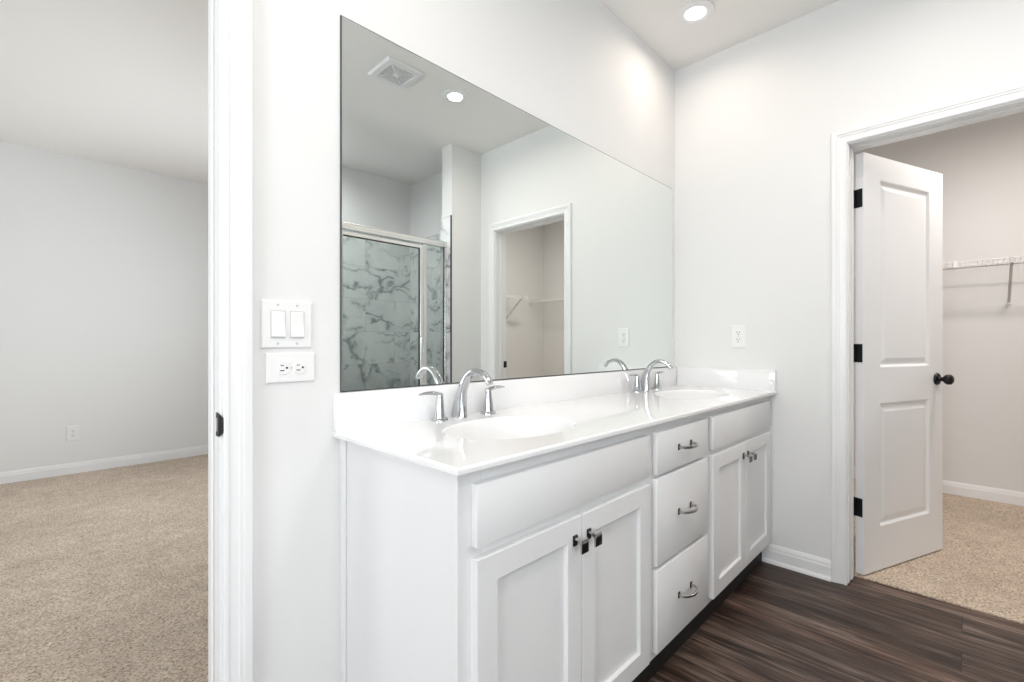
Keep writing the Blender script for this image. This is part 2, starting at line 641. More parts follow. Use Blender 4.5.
def jamb(n, plane, a0, a1, top, p0, p1, s0, s1, label):
    def bb(bm, u0, u1, w0, w1, q0, q1, bev=.001):
        u0, u1 = min(u0, u1), max(u0, u1)
        return box(bm, q0, q1, u0, u1, w0, w1, bev, 1) if plane == 'X' else box(bm, u0, u1, q0, q1, w0, w1, bev, 1)
    s = 1 if a1 > a0 else -1
    f = bmesh.new()
    bb(f, a0 - s * JT, a0, 0.007, top + JT, p0, p1)
    bb(f, a1, a1 + s * JT, 0.007, top + JT, p0, p1)
    bb(f, a0, a1, top, top + JT, p0, p1)
    j = struct('trim_%d' % n, f, M['trim'], label)
    f = bmesh.new()
    d = 0.006
    bb(f, a0, a0 + s * d, 0.007, top, s0, s1, .003)
    bb(f, a1 - s * d, a1, 0.007, top, s0, s1, .003)
    bb(f, a0 + s * d, a1 - s * d, top - d, top, s0, s1, .003)
    link('door_stop', f, M['trim'], j)
    return j


j1 = jamb(5, 'Y', DX0, DX1, DTOP, 0.0, WT, 0.046, 0.082, 'white jamb lining of the bedroom doorway with a black strike plate')
j2 = jamb(6, 'X', CY0, CY1, CTOP, XF, XFO, XFO - 0.076, XFO - 0.040, 'white jamb lining of the closet doorway')


def strike(root, o, u, n, e, hole_or_glint):
    """curved-lip strike plate: o corner at the jamb edge mid height, u along jamb depth, n out of the jamb, e around the edge"""
    o, u, n, e = Vector(o), Vector(u), Vector(n), Vector(e)
    bm = bmesh.new()
    hh = 0.0275
    prof = [(0.030, 0.0, hh), (0.029, 0.0015, hh), (0.014, 0.0022, hh), (0.006, 0.0026, hh * .99), (0.000, 0.0026, hh * .96), (-0.004, 0.0018, hh * .90), (-0.0075, -0.0004, hh * .80), (-0.0100, -0.0035, hh * .64), (-0.0112, -0.0065, hh * .42)]
    rings = []
    for d, k, h2 in prof:
        p = o + u * d + n * k
        ring = []
        for q in range(9):
            z = -h2 + 2 * h2 * q / 8
            ring.append(p + Vector((0, 0, z)))
        for q in range(9):
            z = h2 - 2 * h2 * q / 8
            ring.append(p - n * .0012 + Vector((0, 0, z)))
        rings.append(ring)
    loft(bm, rings)
    s = link('strike_plate', bm, M['black'], root, True)
    s['label'] = 'black metal strike plate'
    bm = bmesh.new()
    loft(bm, [[o + u * a + n * .0027 + Vector((0, 0, z)) for a, z in ((.011, -.016), (.022, -.016), (.022, .016), (.011, .016))],
              [o + u * a + n * .0012 + Vector((0, 0, z)) for a, z in ((.011, -.016), (.022, -.016), (.022, .016), (.011, .016))]])
    link('latch_hole_or_glint', bm, M[hole_or_glint], s)


strike(j1, (DX1, -0.0005, 0.934), (0, 1, 0), (-1, 0, 0), (0, -1, 0), 'alum')  # bright aluminium inset here is a painted reflection on the flat plate
strike(j2, (XFO + .0005, CY1, 0.95), (-1, 0, 0), (0, 1, 0), (1, 0, 0), 'slot')

BB = [(0, 0), (.014, 0), (.014, .062), (.011, .068), (.010, .078), (.006, .088), (.004, .092), (0, .093)]
SHOE = [(.014, 0), (.026, 0), (.0255, .006), (.023, .012), (.019, .016), (.014, .018)]


def base(name, p0, p1, nrm, z0, shoe=True, label=None):
    p0, p1, nrm = Vector(p0), Vector(p1), Vector(nrm)
    bm = bmesh.new()
    loft(bm, [[p + nrm * a + Vector((0, 0, z + z0)) for a, z in BB] for p in (p0, p1)])
    o = struct(name, bm, M['trim'], label)
    if shoe:
        bm = bmesh.new()
        loft(bm, [[p + nrm * a + Vector((0, 0, z + z0)) for a, z in SHOE] for p in (p0, p1)])
        link('shoe_moulding', bm, M['trim'], o)
    return o


cas_out = 0.0610 + rev
base('baseboard_far', (XF, -0.435, 0), (XF, CY0 + cas_out, 0), (-1, 0, 0), 0.0005, True, 'white baseboard between the vanity and the closet doorway')
base('baseboard_far_south', (XF, CY1 - cas_out, 0), (XF, Y1, 0), (-1, 0, 0), 0.0005)
base('baseboard_vanity', (DX1 + cas_out, 0, 0), (0.566, 0, 0), (0, -1, 0), 0.0005, True)
base('baseboard_bedroom', (-3.0, YB, 0), (2.4, YB, 0), (0, -1, 0), 0.0065, False, 'white baseboard along the bedroom wall')
base('baseboard_closet', (XC, YC, 0), (XC, 0.2, 0), (-1, 0, 0), 0.0065, False, 'white baseboard at the back of the closet')
base('baseboard_closet_end', (XFO, YC, 0), (XC - .015, YC, 0), (0, 1, 0), 0.0065, False)

# ------------------------------------------------------------------ closet door (open into the closet)
door = thing('door_1', (2.776, -0.847, 0.0), 'white two-panel door standing open into the closet, with black knob and hinges', 'door', kind='structure')
DW, DT = 0.706, 0.035
DZ0, DZ1 = 0.014, 2.042
# local: x along leaf from hinge, y=0 closet face, y=-DT room face (rotated below)


def panel_face(bm, y, out, panels):
    """face of the leaf in plane y with moulded panels; out=-1 faces -y"""
    xs = [0, panels[0][0], panels[0][1], DW]
    zs = [DZ0]
    for p in panels:
        zs += [p[2], p[3]]
    zs.append(DZ1)
    for i in range(3):
        for k in range(len(zs) - 1):
            if i == 1 and k % 2 == 1:
                continue
            bm.faces.new([bm.verts.new((a, y, c)) for a, c in ((xs[i], zs[k]), (xs[i + 1], zs[k]), (xs[i + 1], zs[k + 1]), (xs[i], zs[k + 1]))])
    for (x0, x1, z0, z1) in panels:
        rings = []
        for ins, dep in ((0, 0), (.004, .0015), (.013, .010), (.018, .0105), (.024, .0100), (.044, .0040), (.047, .0036)):
            yy = y - out * dep
            rings.append([(x0 + ins, yy, z0 + ins), (x1 - ins, yy, z0 + ins), (x1 - ins, yy, z1 - ins), (x0 + ins, yy, z1 - ins)])
        vr = loft(bm, rings, False)
        bm.faces.new(vr[-1])


b = bmesh.new()
pn = [(0.135, 0.579, 0.225, 0.832), (0.135, 0.579, 1.006, 1.928)]
panel_face(b, -DT, -1, pn)
panel_face(b, 0, 1, pn)
for q in (((0, 0), (0, -DT)), ((DW, -DT), (DW, 0))):
    (xa, ya), (xb, yb) = q
    b.faces.new([b.verts.new(p) for p in ((xa, ya, DZ0), (xb, yb, DZ0), (xb, yb, DZ1), (xa, ya, DZ1))])
for z in (DZ0, DZ1):
    b.faces.new([b.verts.new(p) for p in ((0, 0, z), (DW, 0, z), (DW, -DT, z), (0, -DT, z))])
bmesh.ops.remove_doubles(b, verts=b.verts, dist=1e-5)
leaf = link('door_leaf', b, M['door'], door)
for zc in (1.826, 1.078, 0.333):
    b = B(-0.0022, 0.0002, -0.031, 0.0, zc - .0445, zc + .0445, .0006, 1)
    for k in (-0.03, -.01, 0.01, .03):
        lathe(b, [(.0035, -.0024), (.0030, -.0034)], (0, -.018 + .006 * (1 if k in (-.01, .03) else -1), zc + k), 'X', 10)
    lathe(b, [(.0062, -.046), (.0066, -.0445), (.0066, .0445), (.0062, .046), (.003, .049)], (-.008, .014, zc), 'Z', 14)
    box(b, -.009, .0002, 0, .012, zc - .0445, zc + .0445, .0006, 1)
    h = link('hinge', b, M['black'], door, True)
    h['label'] = 'black door hinge'
for side in (-1, 1):
    y0 = -DT if side < 0 else 0
    b = bmesh.new()
    prof = [(.0325, 0), (.0325, .004), (.030, .008), (.022, .011), (.013, .013), (.011, .018), (.0105, .026), (.014, .031), (.021, .036), (.0265, .045), (.0275, .053), (.0255, .061), (.019, .067), (.010, .070), (.002, .0705)]
    lathe(b, [(r, side * h_) for r, h_ in prof], (0.646, y0, 0.935), 'Y', 28)
    k = link('knob', b, M['black'], door, True)
    k['label'] = 'black egg-shaped door knob'
link('latch_plate', B(DW - .0004, DW + .001, -.030, -.005, .907, .963, .0004, 1), M['black'], door)
door.rotation_euler = (0, 0, math.atan2(-0.257, 0.651))

# ------------------------------------------------------------------ vanity cabinet
VX0, VX1 = 0.583, 2.622
VF, VD = -0.511, -0.530            # face frame front, door front
van = thing('vanity_cabinet', (1.6, -0.26, 0), 'long white double-sink vanity cabinet with shaker doors and a centre drawer stack', 'vanity cabinet')
b = bmesh.new()
ZB, ZT = 0.105, 0.8655
box(b, VX0, VX0 + .018, -.492, -.0005, ZB, ZT)
box(b, VX0, VX0 + .018, -.466, -.0005, 0.001, ZB)
box(b, VX1 - .030, VX1 - .012, -.492, -.0005, 0.001 + ZB, ZT)
box(b, VX0 + .018, VX1 - .030, -.492, -.0005, ZB, ZB + .018)
box(b, 1.348, 1.366, -.492, -.01, ZB + .018, ZT)
box(b, 1.802, 1.820, -.492, -.01, ZB + .018, ZT)
part('carcass', b, M['cabinet'], van)
# face frame: stiles and rails
b = bmesh.new()
box(b, VX0 - .003, VX0 + .060, VF, -.492, ZB, ZT, .0012, 1)
box(b, 2.545, 2.600, VF, -.492, ZB, ZT, .0012, 1)
for xa, xb in ((1.305, 1.410), (1.762, 1.862)):
    box(b, xa, xb, VF, -.492, ZB, ZT, .0006, 1)
for xa, xb in ((VX0 + .060, 1.305), (1.410, 1.762), (1.862, 2.545)):
    box(b, xa, xb, VF, -.492, ZT - .045, ZT)
    box(b, xa, xb, VF, -.492, ZB, ZB + .045)
    box(b, xa, xb, VF, -.492, .672, .722)
box(b, 1.410, 1.762, VF, -.492, .385, .425)
part('face_frame', b, M['cabinet'], van)
part('filler_strip', B(2.600, XF - .0005, VF + .004, -.492, ZB, ZT, .001, 1), M['cabinet'], van)
part('scribe_moulding', B(VX0 - .006, VX0, -.030, -.0005, 0.001, ZT, .0015, 1), M['cabinet'], van)
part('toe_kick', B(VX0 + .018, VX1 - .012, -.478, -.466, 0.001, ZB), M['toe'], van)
part('false_front', B(0.616, 1.328, VD, VF, .708, .838, .0022, 2), M['cabinet'], van, True)
part('false_front', B(1.836, 2.570, VD, VF, .708, .838, .0022, 2), M['cabinet'], van, True)


def shaker(x0, x1, z0, z1):
    """frame-and-panel door front"""
    bm = bmesh.new()
    st = .057
    yb, yf = VF, VD
    e = .0020
    rings = [[(x0, yb, z0), (x1, yb, z0), (x1, yb, z1), (x0, yb, z1)]]
    for ins, y in ((0, yf + e), (e * .35, yf + e * .3), (e, yf), (st, yf), (st + .0015, yf + .0015), (st + .0015, yf + .0115)):
        rings.append([(x0 + ins, y, z0 + ins), (x1 - ins, y, z0 + ins), (x1 - ins, y, z1 - ins), (x0 + ins, y, z1 - ins)])
    loft(bm, rings, True)
    return bm


def cab_knob(door_part, x, z):
    """square-footed knob: foot, short neck, rounded top roll and hanging flat tab"""
    y = VD
    bm = B(x - .0085, x + .0085, y - .004, y + .0003, z - .0135, z + .0135, .001, 1)
    f = sub('knob_foot', bm, M['gunmetal'], door_part, van)
    bm = bmesh.new()
    lathe(bm, [(.0052, 0), (.0042, -.010), (.0050, -.021)], (x, y - .003, z + .004), 'Y', 16)
    # top roll along x, then the tab folded down in front
    pr = [(-.020, .006), (-.0225, .0105), (-.0265, .0125), (-.0305, .0105), (-.0325, .005), (-.0325, -.022), (-.0285, -.022), (-.0275, .000), (-.024, .002)]
    loft(bm, [[(xx, y + a, z + c) for a, c in pr] for xx in (x - .0145, x + .0145)])
    k = sub('knob', bm, M['nickel'], door_part, van, True)
    bm = B(x - .0125, x + .0125, y - .0340, y - .0322, z - .0205, z + .0035, .0005, 1)
    sub('knob_inlay', bm, M['gunmetal'], door_part, van)


for (x0, x1, side) in ((0.616, 0.9715, 1), (0.9745, 1.328, -1), (1.836, 2.2015, 1), (2.2045, 2.570, -1)):
    d = part('door', shaker(x0, x1, .126, .685), M['cabinet'], van)
    cab_knob(d, (x1 - .030) if side > 0 else (x0 + .026), .628)


def pull(dr, x, z):
    y = VD
    for s in (-1, 1):
        sub('pull_foot', B(x + s * .048 - .0065, x + s * .048 + .0065, y - .003, y + .0003, z - .0105, z + .0105, .001, 1), M['gunmetal'], dr, van)
    bm = bmesh.new()
    rings = []
    n = 18
    path = [(-.048, -.002), (-.048, -.016), (-.0465, -.021)]
    for k in range(n + 1):
        t = -1 + 2 * k / n
        path.append((t * .046 * .98, -.021 - .016 * (1 - t * t)))
    path += [(.0465, -.021), (.048, -.016), (.048, -.002)]
    for i, (px, py) in enumerate(path):
        a, c = path[max(i - 1, 0)], path[min(i + 1, len(path) - 1)]
        dx, dy = c[0] - a[0], c[1] - a[1]
        l = math.hypot(dx, dy) or 1
        nx, ny = -dy / l, dx / l
        w, h_ = .0036, .0048
        rings.append([(x + px + nx * u, y + py + ny * u, z + v) for u, v in ((-w, -h_ * .8), (-w * .5, -h_), (w * .5, -h_), (w, -h_ * .8), (w, h_ * .8), (w * .5, h_), (-w * .5, h_), (-w, h_ * .8))])
    loft(bm, rings)
    sub('pull', bm, M['nickel'], dr, van, True)


for z0, z1 in ((.702, .838), (.409, .689), (.130, .396)):
    d = part('drawer', B(1.377, 1.781, VD, VF, z0, z1, .0022, 2), M['cabinet'], van, True)
    pull(d, 1.579, (z0 + z1) / 2)

# ------------------------------------------------------------------ vanity top with two integral bowls
top = thing('double_washbasin_counter', (1.6, -0.27, CT - .018), 'glossy white double-bowl vanity countertop with backsplash on the white cabinet', 'countertop')
CX0, CX1, CYF, CYB = 0.557, XF - .0005, -0.5416, -0.0005
SINKS = [(0.960, -0.292, 0.222, 0.154), (2.183, -0.292, 0.222, 0.154)]
NS = 72
b = bmesh.new()


def sq_ring(x0, x1, y0, y1, cx, cy, n):
    out = []
    for k in range(n):
        a = 2 * pi * k / n
        dx, dy = cos(a) * .222, sin(a) * .154
        t = min(((x1 - cx) / dx if dx > 1e-9 else 1e9), ((x0 - cx) / dx if dx < -1e-9 else 1e9), ((y1 - cy) / dy if dy > 1e-9 else 1e9), ((y0 - cy) / dy if dy < -1e-9 else 1e9))
        out.append((cx + dx * t, cy + dy * t, CT))
    return out


ea = .005
regions = []
ex0, ex1, ey0, ey1 = CX0 + ea, CX1 - 0.0, CYF + ea, CYB
cells = [(ex0, 0.70), (0.70, 1.24), (1.24, 1.92), (1.92, 2.45), (2.45, ex1)]
for (xa, xb) in cells:
    sk = [s for s in SINKS if xa < s[0] < xb]
    if not sk:
        b.faces.new([b.verts.new(p) for p in ((xa, ey0, CT), (xb, ey0, CT), (xb, ey1, CT), (xa, ey1, CT))])
        continue
    cx, cy, ra, rb = sk[0]
    outer = sq_ring(xa, xb, ey0, ey1, cx, cy, NS)
    inner = [(cx + (ra + .004) * cos(2 * pi * k / NS), cy + (rb + .004) * sin(2 * pi * k / NS), CT) for k in range(NS)]
    loft(b, [outer, inner], False)
    for (qx, qy) in ((xa, ey0), (xb, ey0), (xb, ey1), (xa, ey1)):   # corner triangles
        a_ = min(range(NS), key=lambda k: (outer[k][0] - qx) ** 2 + (outer[k][1] - qy) ** 2)
        cand = sorted(range(NS), key=lambda k: (outer[k][0] - qx) ** 2 + (outer[k][1] - qy) ** 2)
        on_x = [k for k in range(NS) if abs(outer[k][0] - qx) < 1e-6]
        on_y = [k for k in range(NS) if abs(outer[k][1] - qy) < 1e-6]
        kx = min(on_x, key=lambda k: abs(outer[k][1] - qy))
        ky = min(on_y, key=lambda k: abs(outer[k][0] - qx))
        b.faces.new([b.verts.new(p) for p in (outer[kx], (qx, qy, CT), outer[ky])])
# eased outer edge
loops = []
for ins, z in ((ea, CT), (ea * .3, CT - ea * .3), (0, CT - ea), (0, CT - .013), (.002, CT - .017), (.005, CT - .018), (.04, CT - .018)):
    loops.append([(CX0 + ins, CYF + ins, z), (CX1, CYF + ins, z), (CX1, CYB, z), (CX0 + ins, CYB, z)])
loft(b, loops, False)
part('countertop', b, M['counter'], top)
for (cx, cy, ra, rb) in SINKS:
    bm = bmesh.new()
    rings = []
    for s, z in ((1.018, 0), (1.005, -.001), (.99, -.004), (.975, -.010), (.955, -.022), (.92, -.045), (.86, -.075), (.76, -.103), (.60, -.122), (.40, -.131), (.2, -.135), (.10, -.136)):
        rr = 1.0
        rings.append([(cx + (ra * s if s < 1.017 else ra + .004) * cos(2 * pi * k / NS), cy + (rb * s if s < 1.017 else rb + .004) * sin(2 * pi * k / NS), CT + z) for k in range(NS)])
    loft(bm, rings, False)
    bowl = part('sink_bowl', bm, M['counter'], top, True, 60)
    bm = bmesh.new()
    lathe(bm, [(.031, 0), (.031, .003), (.026, .0042), (.022, .002), (.019, .002), (.018, .008), (.010, .010)], (cx, cy, CT - .138), 'Z', 28)
    sub('drain', bm, M['chrome'], bowl, top, True)
part('backsplash', B(CX0, XF - .0005, -.020, -.0005, CT - .0005, .988, .002, 2), M['counter'], top, True)
part('side_splash', B(XF - .020, XF - .0005, CYF + .003, -.020, CT - .0005, .988, .002, 2), M['counter'], top, True)

# ------------------------------------------------------------------ faucets


def make_faucet(x0, label):
    z0 = CT
    f = thing('faucet', (x0, -.062, z0), label, 'faucet', 'widespread chrome faucets on the vanity')
    sx0, x0 = x0, x0 - .014
    # spout: swept oval section in the y-z plane
    ctl = [(-.050, .0, .0180, .0320), (-.0510, .012, .0168, .0295), (-.0550, .045, .0152, .0240), (-.0625, .080, .0144, .0185), (-.076, .110, .0138, .0140), (-.096, .1360, .0132, .0112), (-.121, .1505, .0128, .0097), (-.149, .1510, .0126, .0090), (-.173, .142, .0124, .0086), (-.189, .128, .0120, .0084), (-.197, .115, .0114, .0082)]
    bm = bmesh.new()
    rings = []
    n = 20
    pts = []
    for i in range(len(ctl) - 1):      # catmull-rom subdivision
        p = [ctl[max(i - 1, 0)], ctl[i], ctl[i + 1], ctl[min(i + 2, len(ctl) - 1)]]
        for s in range(4):
            t = s / 4
            pts.append(tuple(0.5 * ((2 * p[1][k]) + (-p[0][k] + p[2][k]) * t + (2 * p[0][k] - 5 * p[1][k] + 4 * p[2][k] - p[3][k]) * t * t + (-p[0][k] + 3 * p[1][k] - 3 * p[2][k] + p[3][k]) * t ** 3) for k in range(4)))
    pts.append(ctl[-1])
    for i, (y, z, w, th) in enumerate(pts):
        a, c = pts[max(i - 1, 0)], pts[min(i + 1, len(pts) - 1)]
        dy, dz = c[0] - a[0], c[1] - a[1]
        l = math.hypot(dy, dz)
        ny, nz = (-dz / l, dy / l)
        if i == 0:
            ny, nz = -1, 0
        ring = []
        for k in range(n):
            q = 2 * pi * k / n
            cu, su = cos(q), sin(q)
            cu = math.copysign(abs(cu) ** .75, cu)
            su = math.copysign(abs(su) ** .75, su)
            ring.append((x0 + w * cu, y + ny * th * su, z0 + z + nz * th * su))
        rings.append(ring)
    loft(bm, rings)
    part('spout', bm, M['chrome'], f, True, 50)
    bm = bmesh.new()
    lathe(bm, [(.026, 0), (.026, .003), (.0225, .006), (.019, .0065)], (x0, -.050, z0), 'Z', 32, .82, 1.15)
    part('spout_base', bm, M['chrome'], f, True)
    x0 = sx0
    for s in (-1, 1):
        hx = x0 + s * .1025
        bm = bmesh.new()
        lathe(bm, [(.0265, 0), (.0265, .003), (.024, .006), (.0200, .0085), (.0188, .014), (.0155, .035), (.0122, .060), (.0108, .074), (.0112, .080), (.0095, .085), (.004, .087)], (hx, -.062, z0), 'Z', 28)
        hd = part('handle', bm, M['chrome'], f, True)
        bm = bmesh.new()
        rings = []
        for t, hw, ht, dz in ((-.12, .0060, .0030, .080), (0, .0112, .0056, .0810), (.15, .0122, .0064, .0845), (.4, .0122, .0060, .0875), (.7, .0108, .0048, .0880), (.92, .0070, .0030, .0862), (1.0, .0040, .0022, .0855)):
            xx = hx + s * t * .076
            rings.append([(xx, -.062 + hw * cos(2 * pi * k / 14), z0 + dz + ht * sin(2 * pi * k / 14)) for k in range(14)])
        loft(bm, rings)
        sub('lever', bm, M['chrome'], hd, f, True)
    return f


f1 = make_faucet(0.973, 'chrome two-handle faucet behind the nearer sink bowl')
f2 = copy_tree(f1)
f2.location = (2.186, -.062, CT)
f2['label'] = 'chrome two-handle faucet behind the far sink bowl, next to the corner'

# ------------------------------------------------------------------ mirror
b = bmesh.new()
loft(b, [[(0.577 + i, y, .9895 + i), (2.587 - i, y, .9895 + i), (2.587 - i, y, 2.029 - i), (0.577 + i, y, 2.029 - i)] for i, y in ((0, -.0008), (0, -.0050), (.0032, -.0065))])
mir = link('wall_mirror', b, [M['mirror'], M['mirror_edge']])
for p in mir.data.polygons:
    p.material_index = 0 if p.normal.y < -0.98 else 1
tag(mir, 'large frameless wall mirror above the white double vanity', 'mirror')


# ------------------------------------------------------------------ switch and outlet plates
def frame_pts(o, u, v, n):
    o, u, v, n = Vector(o), Vector(u), Vector(v), Vector(n)
    return lambda a, c, d: o + u * a + v * c + n * d


def plate_mesh(P, w, h_, d=.006, r=.004):
    bm = bmesh.new()
    rings = []
    for ins, dd in ((0, 0), (0, d * .45), (.0012, d * .75), (.0035, d), (.0045, d)):
        rings.append([P(a, c, dd) for a, c in ((-w / 2 + ins, -h_ / 2 + ins), (w / 2 - ins, -h_ / 2 + ins), (w / 2 - ins, h_ / 2 - ins), (-w / 2 + ins, h_ / 2 - ins))])
    loft(bm, rings)
    return bm


def pbox(bm, P, a0, a1, c0, c1, d0, d1):
    loft(bm, [[P(a, c, d) for a, c in ((a0, c0), (a1, c0), (a1, c1), (a0, c1))] for d in (d0, d1)])
    return bm


def pdisc(bm, P, a, c, ra, rc, d0, d1, n=24, flat=None):
    rings = []
    for d, s in ((d0, 1), (d1 - .0006, 1), (d1, .94)):
        ring = []
        for k in range(n):
            q = 2 * pi * k / n
            y = rc * sin(q)
            if flat:
                y = max(-flat, min(flat, y))
            ring.append(P(a + ra * cos(q) * s, c + y * s, d))
        rings.append(ring)
    loft(bm, rings)
    return bm


def outlet(loc, u, v, n, w, h_, label, group):
    """duplex receptacle; v is the direction the receptacle reads up"""
    root = thing('wall_outlet', loc, label, 'outlet', group)
    P = frame_pts(loc, u, v, n)
    part('cover_plate', plate_mesh(P, w, h_), M['plate'], root)
    bm = bmesh.new()
    pdisc(bm, P, 0, 0, .0028, .0028, .006, .0072, 12)
    part('screw', bm, M['screw'], root)
    for s in (1, -1):
        bm = bmesh.new()
        pdisc(bm, P, 0, s * .0196, .0172, .0172, .0055, .0082, 28, .0142)
        rc = part('receptacle', bm, M['plate'], root)
        bm = bmesh.new()
        pbox(bm, P, -.0076, -.0052, s * .0196 - .001, s * .0196 + .0085, .0075, .00835)
        pbox(bm, P, .0052, .0074, s * .0196 + .000, s * .0196 + .0075, .0075, .00835)
        pdisc(bm, P, 0, s * .0196 - .0075, .0030, .0030, .0075, .0084, 12)
        sub('slots', bm, M['slot'], rc, root)
    return root


outlet((0.447, -.0005, 1.062), (0, 0, 1), (-1, 0, 0), (0, -1, 0), .076, .121, 'white horizontal double outlet below the light switches beside the left doorway', None)
outlet((XF - .0005, -.357, 1.163), (0, -1, 0), (0, 0, 1), (-1, 0, 0), .075, .122, 'white upright outlet on the far wall right of the mirror', None)
outlet((0.189, YB - .0005, .355), (1, 0, 0), (0, 0, 1), (0, -1, 0), .080, .130, 'small white outlet low on the bedroom wall', None)

sw = thing('light_switch', (0.4375, -.0005, 1.172), 'white plate with two rocker light switches beside the left doorway', 'light switch')
P = frame_pts((0.4375, -.0005, 1.172), (1, 0, 0), (0, 0, 1), (0, -1, 0))
part('cover_plate', plate_mesh(P, .122, .120), M['plate'], sw)
for s in (-1, 1):
    bm = bmesh.new()
    pbox(bm, P, s * .023 - .0180, s * .023 + .0180, -.0352, .0345, .0055, .0064)
    part('recess_shade_rim', bm, M['screw'], sw)  # grey rim around the rocker, lengthened below, paints in its shadow
    bm = bmesh.new()
    loft(bm, [[P(s * .023 + a, c, d) for c, d in ((-.0318, .0060), (.0318, .0060), (.0318, .0072), (.029, .0080), (.0, .0092), (-.030, .0130), (-.0318, .0124))] for a in (-.0156, .0156)])
    part('rocker', bm, M['plate'], sw)
    for c in (-.0484, .0484):
        bm = bmesh.new()
        pdisc(bm, P, s * .023, c, .003, .003, .0058, .0070, 12)
        part('screw', bm, M['screw'], sw)


# ------------------------------------------------------------------ recessed ceiling lights: first two seen, the rest added to brighten the room
def downlight(x, y, label, power=None, color=(1.0, .90, .80)):
    r = thing('recessed_light', (x, y, H), label, 'ceiling light', 'recessed ceiling lights in the bathroom')
    bm = bmesh.new()
    lathe(bm, [(.088, -.0005), (.088, -.004), (.084, -.008), (.072, -.0095), (.060, -.0085), (.048, -.0055), (.045, -.0006)], (x, y, H), 'Z', 40, cap=False)
    part('trim_ring', bm, M['trim'], r, True)
    bm = bmesh.new()
    lathe(bm, [(.0455, -.001), (.0455, -.0045), (.040, -.006), (.02, -.0068), (.002, -.007)], (x, y, H), 'Z', 32)
    part('lens', bm, M['lens'], r, True)
    d = bpy.data.lights.new('bulb', 'AREA')
    d.shape = 'DISK'
    d.size = .08
    d.spread = radians(165)
    d.energy = power or LAMP_P
    d.color = color
    o = bpy.data.objects.new('bulb', d)
    COL.objects.link(o)
    o.parent = r
    o.location = (0, 0, -.0095)
    return r


downlight(2.238, -.288, 'round recessed ceiling light in the corner above the far sink', 1.7, (1.0, .86, .74))
l2 = downlight(1.893, -1.162, 'round recessed ceiling light seen in the mirror beside the square vent', 5.5, (1.0, .93, .86))
downlight(0.55, -1.162, 'added round recessed ceiling light, unseen, over the middle of the bathroom floor', 5.0, (1.0, .93, .86))  # out of view, added for more top light on the counter
downlight(0.45, -.30, 'added round recessed ceiling light, unseen, above the near end of the vanity', 1.9)  # unseen extra lamp, added to brighten this end

downlight(-0.75, -1.16, 'added round recessed ceiling light, unseen, near the unseen bathroom window')  # extra lamp out of view, added to even out the light
downlight(1.40, -2.35, 'added round recessed ceiling light, unseen, inside the shower', 10, (.97, .98, 1.0))  # added shower lamp, unseen, lifts the dark tile and walls

# closet ceiling light (outside the view, above the doorway)
cl = thing('closet_light', (3.55, -1.55, H), 'round flush ceiling light inside the closet', 'ceiling light')
bm = bmesh.new()
lathe(bm, [(.15, -.0005), (.15, -.02), (.145, -.025), (.13, -.03)], (3.55, -1.55, H), 'Z', 40)
part('base', bm, M['trim'], cl, True)
bm = bmesh.new()
lathe(bm, [(.135, -.028), (.13, -.05), (.10, -.075), (.05, -.088), (.004, -.09)], (3.55, -1.55, H), 'Z', 40)
part('lens', bm, M['lens'], cl, True)
d = bpy.data.lights.new('bulb', 'AREA')
d.shape = 'DISK'
d.size = .2
d.energy = CLOSET_P
d.color = (1.0, .925, .87)
o = bpy.data.objects.new('bulb', d)
COL.objects.link(o)
o.parent = cl
o.location = (0, 0, -.093)

# ------------------------------------------------------------------ exhaust fan grille
vx, vy = 1.485, -1.209
ve = thing('ceiling_vent', (vx, vy, H), 'square white exhaust fan grille on the ceiling, seen in the mirror', 'vent')
bm = bmesh.new()
rings = []
for hw, z in ((.120, -.0005), (.120, -.006), (.112, -.014), (.084, -.016), (.082, -.010), (.082, -.0008)):
    rings.append([(vx - hw, vy - hw, H + z), (vx + hw, vy - hw, H + z), (vx + hw, vy + hw, H + z), (vx - hw, vy + hw, H + z)])
loft(bm, rings, False)
part('frame', bm, M['trim'], ve)
part('backing', B(vx - .082, vx + .082, vy - .082, vy + .082, H - .003, H - .0008), M['vent_dark'], ve)
bm = bmesh.new()
for k in range(-7, 8):
    q = k * .0112
    box(bm, vx + q - .0013, vx + q + .0013, vy - .083, vy + .083, H - .013, H - .008)
    box(bm, vx - .083, vx + .083, vy + q - .0013, vy + q + .0013, H - .0125, H - .0075)
for s in (-1, 1):
    t = bmesh.new()
    box(t, -.117, .117, -.003, .003, -.0135, -.009)
    bmesh.ops.rotate(t, verts=t.verts, cent=(0, 0, 0), matrix=Matrix.Rotation(s * pi / 4, 3, 'Z'))
    bmesh.ops.translate(t, verts=t.verts, vec=(vx, vy, H))
    me = bpy.data.meshes.new('tmp')
    t.to_mesh(me)
    t.free()
    bm.from_mesh(me)
    bpy.data.meshes.remove(me)
part('grille', bm, M['trim'], ve)
bm = bmesh.new()
lathe(bm, [(.019, -.010), (.019, -.015), (.015, -.017), (.003, -.0175)], (vx, vy, H), 'Z', 20)
part('centre_cap', bm, M['trim'], ve, True)

